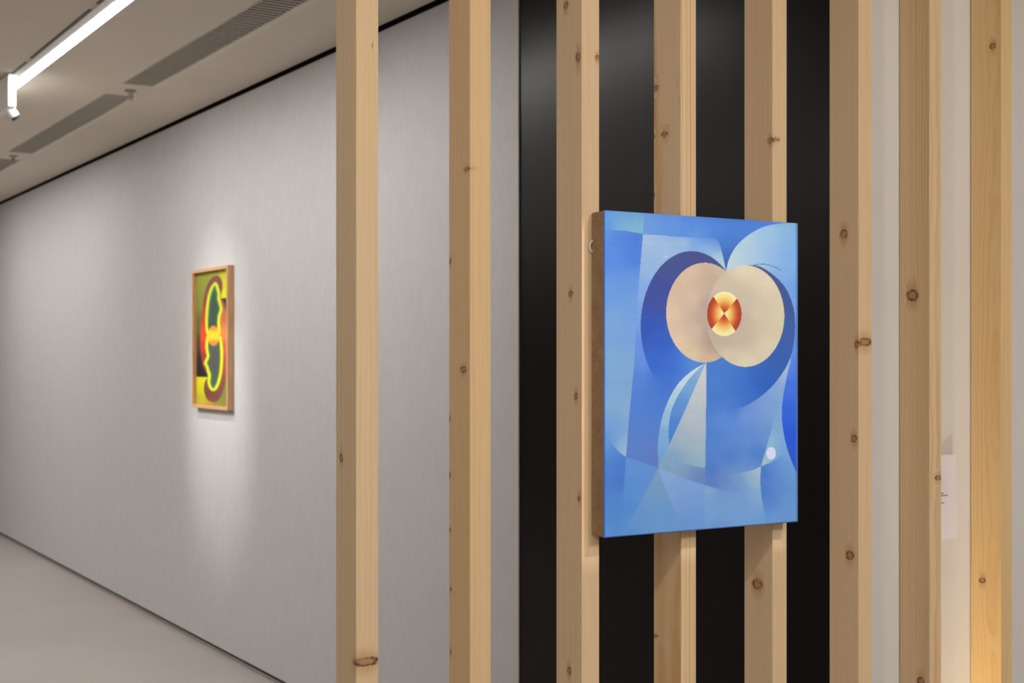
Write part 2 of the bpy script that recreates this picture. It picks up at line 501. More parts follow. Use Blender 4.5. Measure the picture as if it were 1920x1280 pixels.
def art_blue(X, Y):
    P3 = (1323.4, 681.0)
    base = [(1215,450,(165,188,218)),(1250,470,(160,186,218)),(1285,456,(160,190,216)),(1305,451,(128,168,220)),(1312,448,(100,148,218)),(1326,448,(92,142,216)),(1338,448,(82,132,210)),(1318,462,(140,178,220)),(1330,466,(150,184,218)),(1320,451,(108,154,220)),(1332,449,(92,142,216)),(1345,448,(78,128,208)),(1351,460,(96,142,206)),(1357,482,(182,206,214)),(1320,468,(150,184,218)),
      (1345,480,(180,205,214)),(1352,492,(186,208,214)),(1338,462,(140,178,218)),(1220,500,(150,180,220)),(1205,545,(134,170,226)),(1199,600,(124,160,226)),
      (1195,650,(108,146,224)),(1208,680,(104,146,224)),(1200,710,(88,136,216)),(1190,760,(84,132,212)),(1210,800,(88,132,208)),(1195,840,(94,132,204)),
      (1225,860,(98,126,196)),(1205,860,(98,130,200)),(1230,750,(78,126,210)),(1250,722,(66,116,206)),(1240,705,(64,114,206)),(1270,705,(78,128,212)),(1228,720,(74,124,210)),(1300,688,(96,150,218))]
    col = idw(X, Y, base)
    L = [(1210,370),(1209,410),(1206.7,438.1),(1198,536),(1188.7,689),(1179.4,780),(1173.4,855.5)]
    Tl = [(1110,426),(1150,430),(1173,431.6),(1206.7,438.1)]
    petR = smooth_poly([(1363,508),(1365,495),(1369.4,481.6),(1380.3,462.8),(1397.5,445.6),(1419.4,431.6),(1439.7,423),(1466,419),(1530,416)])
    petL = smooth_poly([(1292,445),(1318,447),(1334,446),(1345,447.5),(1350.6,456.6),(1355.3,473.8),(1360.8,498.8),(1363,508)])
    put(col, inside(X, Y, [(1206.7,438.1)] + petL + petR[1:] + [(1530,360),(1210,360)]), idw(X, Y,
      [(1215,430,(108,152,214)),(1215,405,(106,152,218)),(1260,430,(98,146,216)),(1260,405,(95,145,220)),(1300,420,(86,136,216)),(1325,445,(98,146,218)),(1305,444,(104,150,218)),
       (1342,442,(80,130,210)),(1340,415,(78,128,212)),(1380,420,(75,125,208)),(1400,430,(76,126,208)),(1356,458,(70,118,196)),(1363,480,(64,104,172)),(1363,500,(66,98,158)),
       (1440,412,(80,130,212)),(1345,430,(80,132,212)),(1352,448,(72,122,202))]))
    put(col, inside(X, Y, [(1110,360)] + L[:3] + Tl[::-1]), idw(X, Y,
      [(1200,430,(128,182,196)),(1195,412,(118,170,206)),(1165,425,(118,170,210)),(1180,400,(104,158,214)),(1140,400,(100,155,220)),(1140,425,(96,148,220)),(1205,395,(104,154,216)),(1185,425,(126,180,200))]))
    lc = smooth_poly([(1173.4,855.5),(1161,847.5),(1148,832),(1136,815),(1110,800)])
    put(col, inside(X, Y, Tl + L[3:] + lc[1:]), idw(X, Y,
      [(1132,810,(110,160,219)),(1134,820,(105,154,218)),(1142,824,(106,155,217)),(1124,808,(110,160,219)),(1128,818,(106,156,218)),(1140,438,(96,148,222)),(1160,445,(84,130,216)),(1195,450,(76,122,210)),(1145,480,(92,138,224)),(1195,480,(80,126,214)),(1140,540,(106,155,222)),(1190,530,(102,150,220)),
       (1195,560,(116,160,222)),(1150,600,(124,167,220)),(1190,620,(122,164,222)),(1140,680,(128,172,214)),(1180,690,(130,170,212)),(1140,760,(138,176,216)),(1175,770,(140,176,214)),
       (1170,830,(154,187,216)),(1170,850,(166,196,216)),(1140,800,(130,174,220)),(1136,818,(104,154,218)),(1130,805,(112,162,220)),(1150,832,(124,166,216)),(1160,842,(150,185,216))]))
    put(col, inside(X, Y, lc + [(1110,1030),(1164,1030),(1166.9,939)]), idw(X, Y,
      [(1132,810,(110,160,219)),(1134,820,(105,154,218)),(1142,824,(106,155,217)),(1124,808,(110,160,219)),(1128,818,(106,156,218)),(1136,822,(104,154,218)),(1128,815,(106,156,218)),(1165,870,(74,122,206)),(1160,900,(72,120,204)),(1145,880,(82,132,210)),(1140,940,(84,138,210)),(1165,940,(86,138,212)),(1150,980,(86,142,212)),(1140,1000,(98,150,216)),(1152,842,(84,134,212))]))
    put(col, inside(X, Y, [(1173.4,855.5),(1234,876.5),(1198.7,943),(1181.9,973),(1150,1030),(1164,1030),(1166.9,939)]), idw(X, Y,
      [(1180,870,(102,149,214)),(1220,880,(98,148,212)),(1185,920,(94,146,212)),(1172,950,(88,140,212)),(1200,925,(98,148,214)),(1180,975,(92,146,212))]))
    oa2 = smooth_poly([(1234,876.5),(1240,897),(1255,935.6),(1268,963.7),(1290,1030)])
    put(col, inside(X, Y, oa2 + [(1140,1030),(1181.9,973),(1198.7,943)]), idw(X, Y,
      [(1234,885,(128,164,196)),(1235,920,(120,160,200)),(1225,950,(112,158,206)),(1250,960,(108,155,212)),(1200,970,(104,152,210)),(1240,1000,(108,158,214)),(1180,1000,(94,148,214))]))
    put(col, inside(X, Y, [(1234,876.5),(1279.3,895.3),(1318.7,907.5),(1321.2,909.3),(1320.3,939),(1320,1030)] + oa2[:0:-1]), idw(X, Y,
      [(1250,890,(136,172,216)),(1300,910,(128,166,220)),(1310,930,(120,158,216)),(1280,940,(122,158,216)),(1300,970,(110,155,216)),(1270,990,(106,154,214)),(1262,930,(132,166,216))]))
    c4 = smooth_poly([(1360,890),(1381,887.8),(1411,882),(1427,874.7)])
    dn = smooth_poly([(1427,874.7),(1425,900),(1427,928),(1431.8,958),(1445,1030)])
    c2r = smooth_poly([(1321.2,909.3),(1347.5,916.8),(1379.4,922.5),(1392,922)])
    put(col, inside(X, Y, c2r + c4 + dn[1:] + [(1320,1030),(1320.3,939)]), idw(X, Y,
      [(1360,912,(104,140,204)),(1372,912,(114,152,208)),(1384,912,(120,158,211)),(1368,898,(106,144,204)),(1380,896,(118,154,207)),(1374,920,(114,154,210)),(1390,918,(121,160,212)),(1330,920,(134,176,212)),(1335,960,(122,168,214)),(1370,930,(122,168,216)),(1380,960,(118,165,216)),(1421,884,(190,206,200)),(1415,905,(170,198,208)),(1400,895,(160,188,206)),
       (1384,899,(122,158,208)),(1386,916,(122,160,212)),(1420,930,(134,175,216)),(1420,970,(112,162,220)),(1350,990,(106,154,216)),(1385,912,(118,155,212)),(1365,900,(104,140,204))]))
    db = smooth_poly([(1483.4,676.9),(1475.6,706.6),(1467.8,748.8),(1465.5,780),(1469.3,813.7),(1476.8,845.6),(1493,888),(1530,950)])
    up = smooth_poly([(1427,874.7),(1437.5,838),(1445,811.9),(1452,785)])
    put(col, inside(X, Y, [(1324.5,670),(1324,780)] + c2r + c4 + up[1:] + [(1466,760)] + db[:5][::-1] + [(1483,640),(1330,640)]), idw(X, Y,
      [(1360,912,(104,140,204)),(1372,912,(114,152,208)),(1384,912,(120,158,211)),(1368,898,(106,144,204)),(1380,896,(118,154,207)),(1374,920,(114,154,210)),(1390,918,(121,160,212)),(1335,700,(78,128,208)),(1335,760,(76,128,206)),(1380,720,(62,115,208)),(1375,765,(74,124,206)),(1335,820,(80,132,208)),(1360,790,(92,142,216)),(1400,780,(118,152,218)),(1440,760,(126,165,214)),
       (1460,740,(136,170,214)),(1475,700,(168,192,212)),(1400,820,(100,142,216)),(1370,860,(78,128,206)),(1335,880,(76,122,204)),(1340,905,(92,122,190)),(1370,916,(114,150,208)),(1386,914,(122,160,212)),(1384,900,(118,154,208)),(1365,900,(100,136,200)),
       (1420,850,(82,130,206)),(1435,815,(108,148,210)),(1462,780,(132,172,214)),(1445,790,(120,160,214)),(1450,720,(140,170,216)),(1425,752,(122,152,218))]))
    c4r = smooth_poly([(1427,874.7),(1440,869.5),(1454.3,862.5),(1466,854)])
    put(col, inside(X, Y, up + [(1466,750)] + db[6:] + [(1500,900)] + c4r[::-1]), idw(X, Y,
      [(1466,854,(116,161,217)),(1475,866,(114,160,217)),(1484,878,(112,158,216)),(1493,888,(110,156,216)),(1458,858,(124,168,214)),(1430,868,(188,210,208)),(1440,860,(174,203,212)),(1445,830,(150,190,214)),(1455,800,(130,172,216)),(1465,850,(140,180,218)),(1475,870,(118,164,218)),(1480,880,(112,160,218)),(1458,780,(128,170,214)),(1468,852,(118,162,217)),(1480,868,(112,158,216))]))
    put(col, inside(X, Y, c4r + [(1500,892),(1530,900),(1530,1030)] + dn[::-1]), idw(X, Y,
      [(1466,854,(116,161,217)),(1475,866,(114,160,217)),(1484,878,(112,158,216)),(1493,888,(110,156,216)),(1458,858,(108,154,214)),(1432,885,(68,116,200)),(1435,920,(76,124,204)),(1440,945,(88,136,208)),(1455,872,(88,134,208)),(1465,910,(92,142,212)),(1485,900,(108,155,216)),(1480,940,(108,156,214)),(1450,975,(112,162,218)),(1480,970,(112,158,214)),(1468,856,(118,162,217)),(1480,872,(112,158,216)),(1490,890,(110,156,216)),(1436,965,(104,152,214))]))
    put(col, inside(X, Y, db + [(1530,640),(1490,655)]), idw(X, Y,
      [(1485,690,(86,130,228)),(1485,730,(70,112,224)),(1478,770,(54,102,218)),(1485,820,(42,90,216)),(1490,860,(45,90,208)),(1492,660,(98,140,230))]))
    put(col, inside(X, Y, petR + [(1530,655),(1490,668),(1380,600)]), idw(X, Y,
      [(1370,498,(190,210,212)),(1372,485,(186,208,214)),(1385,480,(182,206,214)),(1400,470,(172,198,218)),(1440,440,(155,190,220)),(1480,430,(140,182,220)),(1420,490,(165,195,218)),(1450,480,(145,182,222)),
       (1480,480,(125,170,224)),(1490,540,(112,160,224)),(1494,600,(116,160,228)),(1490,440,(125,172,220)),(1465,520,(130,172,224)),(1395,450,(184,206,216)),(1490,640,(96,140,228))]))
    # dark crescents
    cx, cy, a, b = fit_ellipse([(1299.7,470),(1252.8,487.8),(1213.8,544),(1201.3,605),(1310,470.6),(1333.4,481.6),(1350.6,495.6),(1363,508),(1207.5,658),(1221.6,697)])
    e = ((X - cx) / a) ** 2 + ((Y - cy) / b) ** 2
    cr = idw(X, Y, [(1310,480,(72,80,135)),(1250,500,(72,82,140)),(1225,560,(66,80,156)),(1245,540,(64,80,150)),(1215,610,(54,86,178)),(1240,640,(55,95,192)),(1230,685,(58,104,202)),(1262,690,(60,110,206)),
       (1300,688,(90,144,218)),(1350,500,(72,80,130)),(1240,710,(64,114,206)),(1285,695,(76,128,214))])
    fade = 1 - smooth01(Y, 690, 728)
    mk = (e < 1) & (X < 1364)
    col[mk] = (col * (1 - fade[..., None]) + cr * fade[..., None])[mk]
    qp = smooth_poly([(1404,497.4),(1416,497.6),(1430.3,501),(1458.4,520.6),(1478.8,545.6),(1489.7,578.4),(1492,603.4),(1491.3,631.6),(1483.4,675.3),(1458.4,714.4),(1435,737.8),(1411.6,755),(1388,765.5),(1360,771)]) + [(1324.5,771),(1324.5,640),(1400,600)]
    cr = idw(X, Y, [(1420,500,(72,86,130)),(1450,520,(74,86,134)),(1480,570,(66,88,144)),(1485,620,(64,96,160)),(1470,680,(56,96,172)),(1440,720,(50,98,186)),(1400,745,(60,112,202)),(1360,740,(72,124,206)),
       (1340,720,(78,128,208)),(1340,690,(76,126,208)),(1370,762,(74,124,206))])
    mk = inside(X, Y, qp)
    fade = smooth01(X, 1350, 1400)
    fade = np.maximum(fade, 1 - smooth01(Y, 740, 765))
    col[mk] = (col * (1 - fade[..., None]) + cr * fade[..., None])[mk]
    # sail shapes under the apex
    outer = smooth_poly([P3,(1299.7,692.5),(1276,712.8),(1257.5,739.4),(1241,780),(1232.5,826.9),(1234.3,876.5)])
    inner = smooth_poly([P3,(1304.4,695.6),(1276,731.6),(1260.6,762.8),(1256,780),(1253,804.4),(1254.6,833)])
    put(col, inside(X, Y, outer + inner[::-1]), idw(X, Y,
      [(1310,688,(206,222,222)),(1280,715,(194,216,222)),(1262,740,(176,206,220)),(1248,780,(150,190,218)),(1242,820,(122,172,218)),(1238,860,(116,162,212))]))
    put(col, inside(X, Y, inner + [(1279.3,780)]), idw(X, Y,
      [(1315,690,(136,178,214)),(1290,725,(120,165,214)),(1270,760,(98,148,212)),(1262,800,(80,134,210)),(1257,825,(74,128,208))]))
    put(col, inside(X, Y, [P3,(1324.9,681),(1323.9,780),(1321.2,909.3),(1318.7,907.5),(1279.3,895.3),(1234.3,876.5),(1279.4,780)]), idw(X, Y,
      [(1318,700,(210,208,198)),(1310,740,(196,200,204)),(1300,780,(186,194,204)),(1318,800,(180,190,198)),(1280,820,(164,182,200)),(1310,840,(166,186,198)),(1260,860,(130,168,198)),(1300,866,(146,178,200)),
       (1275,884,(132,164,194)),(1255,878,(132,165,194))]))
    put(col, inside(X, Y, smooth_poly([(1262,868),(1285,868),(1302,874),(1322.8,878)]) + [(1321.2,909.3),(1279.3,895.3),(1255,884)]), idw(X, Y,
      [(1268,872,(138,170,198)),(1282,880,(132,164,196)),(1300,888,(116,146,194)),(1314,892,(108,136,190)),(1312,903,(106,136,194)),(1265,884,(134,166,194))]))
    # thin drawn arc
    ax = np.clip((X - 1412) / 54, 0, 1)
    ay = 498.5 - 9.5 * ax * (1 - ax) * 2.2 + 9.5 * ax ** 1.6
    mk = (np.abs(Y - ay) < 0.75) & (X > 1412) & (X < 1466)
    col[mk] = (96, 120, 165)
    # pale discs
    cx, cy, a, b = fit_ellipse([(1316,492.8),(1250.5,586),(1325.6,680.5),(1260.6,530),(1257.5,625.3),(1276,655),(1299.7,673.8),(1341,677),(1355.3,669.8),(1335,494.5),(1356,505.5)])
    e = ((X - cx) / a) ** 2 + ((Y - cy) / b) ** 2
    put(col, e < 1, idw(X, Y, [(1260,590,(226,196,166)),(1290,510,(218,188,158)),(1275,640,(228,202,170)),(1300,665,(226,200,166)),(1300,560,(216,188,162)),(1305,620,(214,188,164)),(1340,520,(196,168,146)),
       (1325,570,(184,162,146)),(1325,620,(184,162,146)),(1340,655,(186,160,140)),(1335,672,(214,186,154)),(1318,600,(190,168,150)),(1335,640,(174,152,136)),(1352,508,(206,182,156))], eps=10))
    cx, cy, a, b = fit_ellipse([(1397.5,496.7),(1474,590),(1397.5,688.9),(1325,595),(1363,509),(1338,537.8),(1355.3,669.8),(1333.4,631.6),(1440,517),(1460,545),(1452,655)])
    e = ((X - cx) / a) ** 2 + ((Y - cy) / b) ** 2
    put(col, e < 1, idw(X, Y, [(1397,505,(226,210,178)),(1440,530,(222,208,178)),(1465,590,(216,204,168)),(1440,650,(218,204,172)),(1398,682,(224,210,180)),(1365,665,(218,202,172)),(1420,590,(212,196,168)),
       (1398,560,(204,186,162)),(1398,600,(196,178,156)),(1350,540,(206,188,164)),(1335,570,(190,172,152)),(1332,600,(184,166,148)),(1345,635,(194,176,154)),(1362,640,(192,174,152)),(1395,630,(198,180,158)),(1370,540,(204,188,162))], eps=10))
    # glowing seed
    dx, dy = (X - 1359.0) / 32.4, (Y - 588.4) / 41.6
    rr = np.sqrt(dx * dx + dy * dy)
    e1 = (X - 1359) * (619.8 - 556) - (Y - 587.9) * (1379.5 - 1339.4)
    e2 = (X - 1359) * (616 - 560.7) - (Y - 587.9) * (1335.2 - 1381.5)
    vert = (e1 * e2) < 0
    ramp = np.array([(172,62,42),(190,78,48),(222,128,64),(240,184,96),(246,220,140),(246,236,176)], float)
    def rmp(t):
        t = np.clip(t, 0, 1) * 5
        i = np.minimum(t.astype(int), 4)
        f = (t - i)[..., None]
        return ramp[i] * (1 - f) + ramp[i + 1] * f
    seed = np.where(vert[..., None], rmp(rr * 1.02), rmp(1.02 - rr * 1.05))
    put(col, rr < 1, seed)
    e = ((X - 1445.9) / 8.9) ** 2 + ((Y - 850.3) / 11.8) ** 2
    col[e < 1] = (222, 226, 246)
    col[((X - 1250.2) ** 2 + (Y - 480.2) ** 2) < 2.4] = (220, 230, 240)
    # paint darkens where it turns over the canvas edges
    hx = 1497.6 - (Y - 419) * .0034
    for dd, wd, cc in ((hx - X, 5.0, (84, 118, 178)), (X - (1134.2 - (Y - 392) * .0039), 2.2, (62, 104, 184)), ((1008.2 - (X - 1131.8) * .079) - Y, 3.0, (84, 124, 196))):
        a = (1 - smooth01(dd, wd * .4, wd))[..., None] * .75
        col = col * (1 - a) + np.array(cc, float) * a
    # weave and brush variation of the painted surface
    rs = np.random.RandomState(3)
    rows = rs.normal(0, 1, (X.shape[0], 1)); fine = rs.normal(0, 1, X.shape)
    streak = np.cumsum(rs.normal(0, 1, X.shape), axis=1)
    k = 9
    fs = (np.roll(fine, 1, 1) + fine + np.roll(fine, 2, 1) + np.roll(fine, 3, 1) + np.roll(fine, 4, 1)) / 5
    col = col * (1 + 0.012 * fs + 0.004 * rows)[..., None]
    return np.clip(col, 0, 255)

def art_oval(X, Y):
    """pixels of a magnified view of the far picture (582 x 1280 frame)"""
    base = [(140,180,(160,158,52)),(180,170,(158,158,48)),(250,160,(176,172,48)),(145,350,(142,146,58)),(140,550,(110,108,52)),(150,680,(84,66,48)),(150,760,(60,42,40)),
      (350,640,(92,78,50)),(355,750,(110,104,52)),(350,900,(128,132,58)),(345,1050,(132,138,62)),(300,1100,(142,142,62)),(250,1112,(170,140,56)),(170,260,(150,150,56))]
    col = idw(X, Y, base, eps=25)
    put(col, inside(X, Y, [(265,120),(380,120),(380,338),(300,348),(312,250),(290,190)]), idw(X, Y, [(300,170,(196,186,46)),(340,170,(216,204,36)),(340,230,(226,212,26)),(330,320,(238,228,16))], eps=20))
    put(col, inside(X, Y, [(300,349),(380,338),(380,560),(340,600)]), idw(X, Y, [(350,360,(34,30,34)),(350,430,(46,38,38)),(355,540,(80,66,46))], eps=20))
    put(col, inside(X, Y, [(120,760),(170,760),(200,913),(120,913)]), idw(X, Y, [(150,800,(46,34,36)),(150,890,(30,26,30))], eps=20))
    put(col, inside(X, Y, [(120,914),(205,914),(185,960),(175,1010),(195,1070),(240,1100),(240,1130),(120,1130)]), idw(X, Y, [(150,930,(226,212,22)),(180,930,(228,216,20)),(165,1000,(218,206,20)),(150,1080,(192,182,44)),(220,1110,(190,150,50))], eps=20))
    lo = smooth_poly([(298,335),(313,270),(308,215),(285,184),(256,180),(225,200),(190,270),(168,380),(152,550),(150,720),(165,830),(197,908),(215,800),(210,600),(205,450),(230,300),(250,260),(285,290),(298,335)])
    put(col, inside(X, Y, lo), idw(X, Y, [(260,200,(128,76,66)),(305,260,(128,72,60)),(215,240,(126,72,62)),(180,350,(140,70,58)),(180,450,(196,72,52)),(175,600,(236,66,48)),(190,640,(240,80,40)),(165,680,(200,56,44)),(175,780,(150,60,46)),(195,880,(120,64,46))], eps=20))
    ro = smooth_poly([(300,352),(318,362),(338,430),(348,560),(348,720),(340,880),(315,1020),(275,1088),(235,1097),(192,1075),(172,1005),(182,945),(202,916),(240,990),(280,900),(295,700),(280,500),(300,352)])
    put(col, inside(X, Y, ro), idw(X, Y, [(315,380,(168,90,70)),(330,470,(206,110,68)),(325,600,(242,138,62)),(338,700,(214,96,56)),(330,820,(170,80,60)),(310,960,(140,78,66)),(250,1060,(132,74,62)),(200,1020,(120,66,56)),(195,960,(128,80,58))], eps=20))
    U = smooth_poly([(258,230),(276,244),(285,285),(294,312),(289,345),(297,372),(310,420),(300,452),(291,480),(288,540),(296,612),(200,612),(190,560),(191,450),(203,340),(228,260),(258,230)], 1)
    Lo = smooth_poly([(200,612),(189,680),(193,730),(203,760),(189,790),(178,815),(194,840),(200,870),(212,900),(204,940),(212,985),(238,1014),(266,1000),(292,940),(308,850),(312,740),(304,650),(296,612),(200,612)], 1)
    for poly, inn in ((U, (66,80,70)), (Lo, (84,86,76))):
        mk = inside(X, Y, poly)
        d = np.full(X.shape, 1e9)
        for (x0, y0), (x1, y1) in zip(poly, poly[1:]):
            vx, vy = x1 - x0, y1 - y0
            l2 = vx * vx + vy * vy
            if l2 == 0 or (y0 > 605 and y0 < 620 and y1 > 605 and y1 < 620): continue
            t = np.clip(((X - x0) * vx + (Y - y0) * vy) / l2, 0, 1)
            d = np.minimum(d, np.hypot(X - x0 - t * vx, Y - y0 - t * vy))
        g = idw(X, Y, [(250,300,(60,150,90)),(220,400,(50,130,90)),(215,580,(40,90,70)),(240,950,(60,130,80)),(220,800,(70,110,70)),(290,800,(90,110,70))], eps=20)
        a1 = smooth01(d, 11, 20)[..., None]; a2 = smooth01(d, 18, 36)[..., None]
        y = np.array((242, 234, 34), float)
        c = y * (1 - a1) + g * a1
        c = c * (1 - a2) + np.array(inn, float) * a2
        put(col, mk, c)
        glow = (~mk) & (d < 9)
        a = (1 - smooth01(d, 0, 9))[..., None] * .8
        col[glow] = (col * (1 - a) + y * a)[glow]
    e = ((X - 246) / 44) ** 2 + ((Y - 615) / 76) ** 2
    sun = idw(X, Y, [(246,610,(255,224,60)),(225,612,(252,206,54)),(268,608,(252,206,54)),(246,560,(232,140,44)),(246,668,(228,134,44))], eps=10)
    a = (1 - smooth01(e, .75, 1.1))[..., None]
    col = col * (1 - a) + sun * a
    return np.clip(col, 0, 255)

def painted_mesh(name, nx, nz, width, hgt, art, H, mat, parent, roll=0.0, gain=1.0):
    """grid in local x (0..width) and z (0..hgt), front towards -y, colours stored per vertex"""
    a = np.linspace(0, 1, nx); b = np.linspace(0, 1, nz)
    A, B = np.meshgrid(a, b)
    q = np.stack([A, B, np.ones_like(A)], -1) @ H.T
    col = s2l(art(q[..., 0] / q[..., 2], q[..., 1] / q[..., 2])) * gain
    xs, zs = A * width, (1 - B) * hgt
    ed = np.minimum.reduce([xs, width - xs, zs, hgt - zs])
    y = np.zeros_like(xs)
    if roll > 0:
        t = np.clip(1 - ed / roll, 0, 1)
        y = roll * (1 - np.sqrt(np.maximum(0, 1 - t * t)))
    co = np.stack([xs, y, zs], -1).reshape(-1, 3)
    idx = np.arange(nx * nz).reshape(nz, nx)
    f = np.stack([idx[1:, :-1], idx[1:, 1:], idx[:-1, 1:], idx[:-1, :-1]], -1).reshape(-1, 4)
    me = bpy.data.meshes.new(name)
    me.from_pydata(co.tolist(), [], f.tolist())
    at = me.color_attributes.new('paint', 'FLOAT_COLOR', 'POINT')
    rg = np.ones((nx * nz, 4), np.float32)
    rg[:, :3] = np.clip(col.reshape(-1, 3) * np.array((.84, .895, .975)), 0, .95)
    at.data.foreach_set('color', rg.ravel())
    for p in me.polygons:
        p.use_smooth = True
    me.materials.append(mat)
    o = bpy.data.objects.new(name, me)
    COL.objects.link(o)
    o.parent = parent
    return o

def paint_mat(name, rough, weave):
    m, nt, b = new_mat(name)
    at = nt.n('ShaderNodeAttribute', attribute_name='paint')
    tc = nt.n('ShaderNodeTexCoord').outputs['Object']
    n = nt.noise(nt.vmath('MULTIPLY', tc, (220, 1, 1500)), 1.0, 2, 0.5)
    n2 = nt.noise(nt.vmath('MULTIPLY', tc, (1500, 1, 500)), 1.0, 2, 0.5)
    s = nt.math('ADD', n, n2)
    fac = nt.maprange(s, 0.7, 1.3, 1 - weave, 1 + weave)
    nd = nt.n('ShaderNodeVectorMath', operation='SCALE')
    nt.link(at.outputs['Color'], nd.inputs[0]); nt.link(fac, nd.inputs['Scale'])
    nt.link(nd.outputs[0], b.inputs['Base Color'])
    b.inputs['Roughness'].default_value = rough
    b.inputs['Specular IOR Level'].default_value = 0.14
    nt.link(nt.bump(s, 0.15, 0.0004), b.inputs['Normal'])
    return m

def linen_mat():
    m, nt, b = new_mat('raw_linen')
    tc = nt.n('ShaderNodeTexCoord').outputs['Object']
    n1 = nt.noise(nt.vmath('MULTIPLY', tc, (900, 900, 300)), 1.0, 2, 0.5)
    n2 = nt.noise(nt.vmath('MULTIPLY', tc, (300, 300, 1000)), 1.0, 2, 0.5)
    n3 = nt.noise(tc, 30, 3, 0.5)
    s = nt.math('ADD', nt.math('ADD', n1, n2), nt.math('MULTIPLY', n3, 0.6))
    f = nt.maprange(s, 0.95, 1.65, 0, 1)
    nt.link(nt.mix(f, rgba((0.26, 0.155, 0.085)), rgba((0.45, 0.30, 0.175))), b.inputs['Base Color'])
    b.inputs['Roughness'].default_value = 0.9
    b.inputs['Specular IOR Level'].default_value = 0.1
    nt.link(nt.bump(s, 0.4, 0.0006), b.inputs['Normal'])
    return m

# ------------------------------------------------------------------ blue canvas on the posts
CU0, CU1, CV = 1.2191, 1.6162, 1.7246
CZ0, CZ1 = 1.2530, 1.7530
pc = empty('canvas_painting', (CU0, CV, CZ0), 'blue abstract canvas with two pale discs, hung on the pine posts', 'painting')
body = box('canvas_body', (0.0004, 0.0012, 0.0004), (CU1 - CU0 - .0004, V_POST - CV - .0004, CZ1 - CZ0 - .0004), linen_mat(), pc, bevel=0.0030)
body['label'] = 'raw brown linen sides'
Hb = homography([(0, 0), (1, 0), (1, 1), (0, 1)], [(1134.2, 392.6), (1498.5, 419.2), (1496.6, 979.4), (1131.8, 1008.2)])
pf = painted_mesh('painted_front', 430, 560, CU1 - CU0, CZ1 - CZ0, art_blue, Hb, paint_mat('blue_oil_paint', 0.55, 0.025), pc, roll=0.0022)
pf['label'] = 'blue abstract painting with cream and peach discs'
bm = bmesh.new()
R0, r0 = 0.0085, 0.0012
rings = []
for k in range(28):
    a = 2 * math.pi * k / 28
    ctr = Vector((math.cos(a) * R0 * .75, 0, math.sin(a) * R0))
    dr = Vector((math.cos(a), 0, math.sin(a)))
    rings.append([bm.verts.new(ctr + dr * r0 * math.cos(2 * math.pi * j / 8) + Vector((0, 1, 0)) * r0 * math.sin(2 * math.pi * j / 8)) for j in range(8)])
for k in range(28):
    for j in range(8):
        bm.faces.new((rings[k][j], rings[(k + 1) % 28][j], rings[(k + 1) % 28][(j + 1) % 8], rings[k][(j + 1) % 8]))
hk = finish('hanging_ring', bm, M_WMETAL, pc, smooth=True)
hk.location = (0.0015, V_POST - CV - .0040, height(462, CU0, V_POST) - CZ0)
hk['label'] = 'small steel hanging ring'

# ------------------------------------------------------------------ framed picture on the grey wall
FU, FV0, FV1, FZ0, FZ1 = 2.389, 6.635, 7.186, 1.2585, 1.9875
fp = empty('framed_painting', (UW, FV0, FZ0), 'framed picture of glowing yellow and red ovals on the grey wall', 'painting')
FWD, FHT = FV1 - FV0, FZ1 - FZ0
def frame_wood():
    m, nt, b = new_mat('frame_maple')
    tc = nt.n('ShaderNodeTexCoord').outputs['Object']
    n = nt.noise(nt.vmath('MULTIPLY', tc, (60, 60, 6)), 1.0, 4, 0.6)
    nt.link(nt.mix(nt.maprange(n, .3, .7, 0, 1), rgba((0.46, 0.245, 0.11)), rgba((0.56, 0.32, 0.155))), b.inputs['Base Color'])
    b.inputs['Roughness'].default_value = 0.45
    return m
M_FRAME = frame_wood()
dp = UW - FU
for lo, hi in (((-dp, 0, 0), (0, .017, FHT)), ((-dp, FWD - .017, 0), (0, FWD, FHT)),
               ((-dp, .017, 0), (0, FWD - .017, .017)), ((-dp, .017, FHT - .017), (0, FWD - .017, FHT))):
    box('frame_rail', lo, hi, M_FRAME, fp, bevel=0.0012)
box('backing_board', (-.012, .017, .017), (-.001, FWD - .017, FHT - .017), M_FRAME, fp)
Ho = homography([(0, 0), (1, 0), (1, 1), (0, 1)], [(124, 166), (366, 136), (364, 1122), (122, 1112)])
ap = painted_mesh('painted_front', 150, 220, FWD - .036, FHT - .036, art_oval, Ho, paint_mat('oval_oil_paint', 0.5, 0.01), fp, gain=.80)
ap.rotation_euler = (0, 0, -math.pi / 2)
ap.location = (-.0135, FWD - .018, .018)

# ------------------------------------------------------------------ wall label behind the posts
lu0, lu1, lz0, lz1 = 2.012, 2.1255, 1.1785, 1.3405
lb = empty('wall_label', (lu0, V_WING, lz0), 'white paper caption sheet on the white wall between two posts', 'label')
M_PAPER = plain('caption_paper', (0.80, 0.78, 0.86), 0.6, var=0.01)
bm = bmesh.new()
nx_, nz_ = 8, 10
grid = {}
for side in (0, 1):
    for i in range(nx_ + 1):
        for j in range(nz_ + 1):
            a, b_ = i / nx_, j / nz_
            x = (lu1 - lu0 + 0.004 * (1 - b_)) * a
            lift = 0.0004 + 0.0006 * (a ** 3) * (1 - b_) ** 1.5
            grid[side, i, j] = bm.verts.new((x, -lift - (0.0003 if side == 0 else 0), (lz1 - lz0) * b_))
for side in (0, 1):
    for i in range(nx_):
        for j in range(nz_):
            bm.faces.new((grid[side, i, j], grid[side, i + 1, j], grid[side, i + 1, j + 1], grid[side, i, j + 1]))
for j in range(nz_):
    for i in (0, nx_):
        bm.faces.new((grid[0, i, j], grid[1, i, j], grid[1, i, j + 1], grid[0, i, j + 1]))
for i in range(nx_):
    for j in (0, nz_):
        bm.faces.new((grid[0, i, j], grid[1, i, j], grid[1, i + 1, j], grid[0, i + 1, j]))
sheet = finish('sheet', bm, M_PAPER, lb)
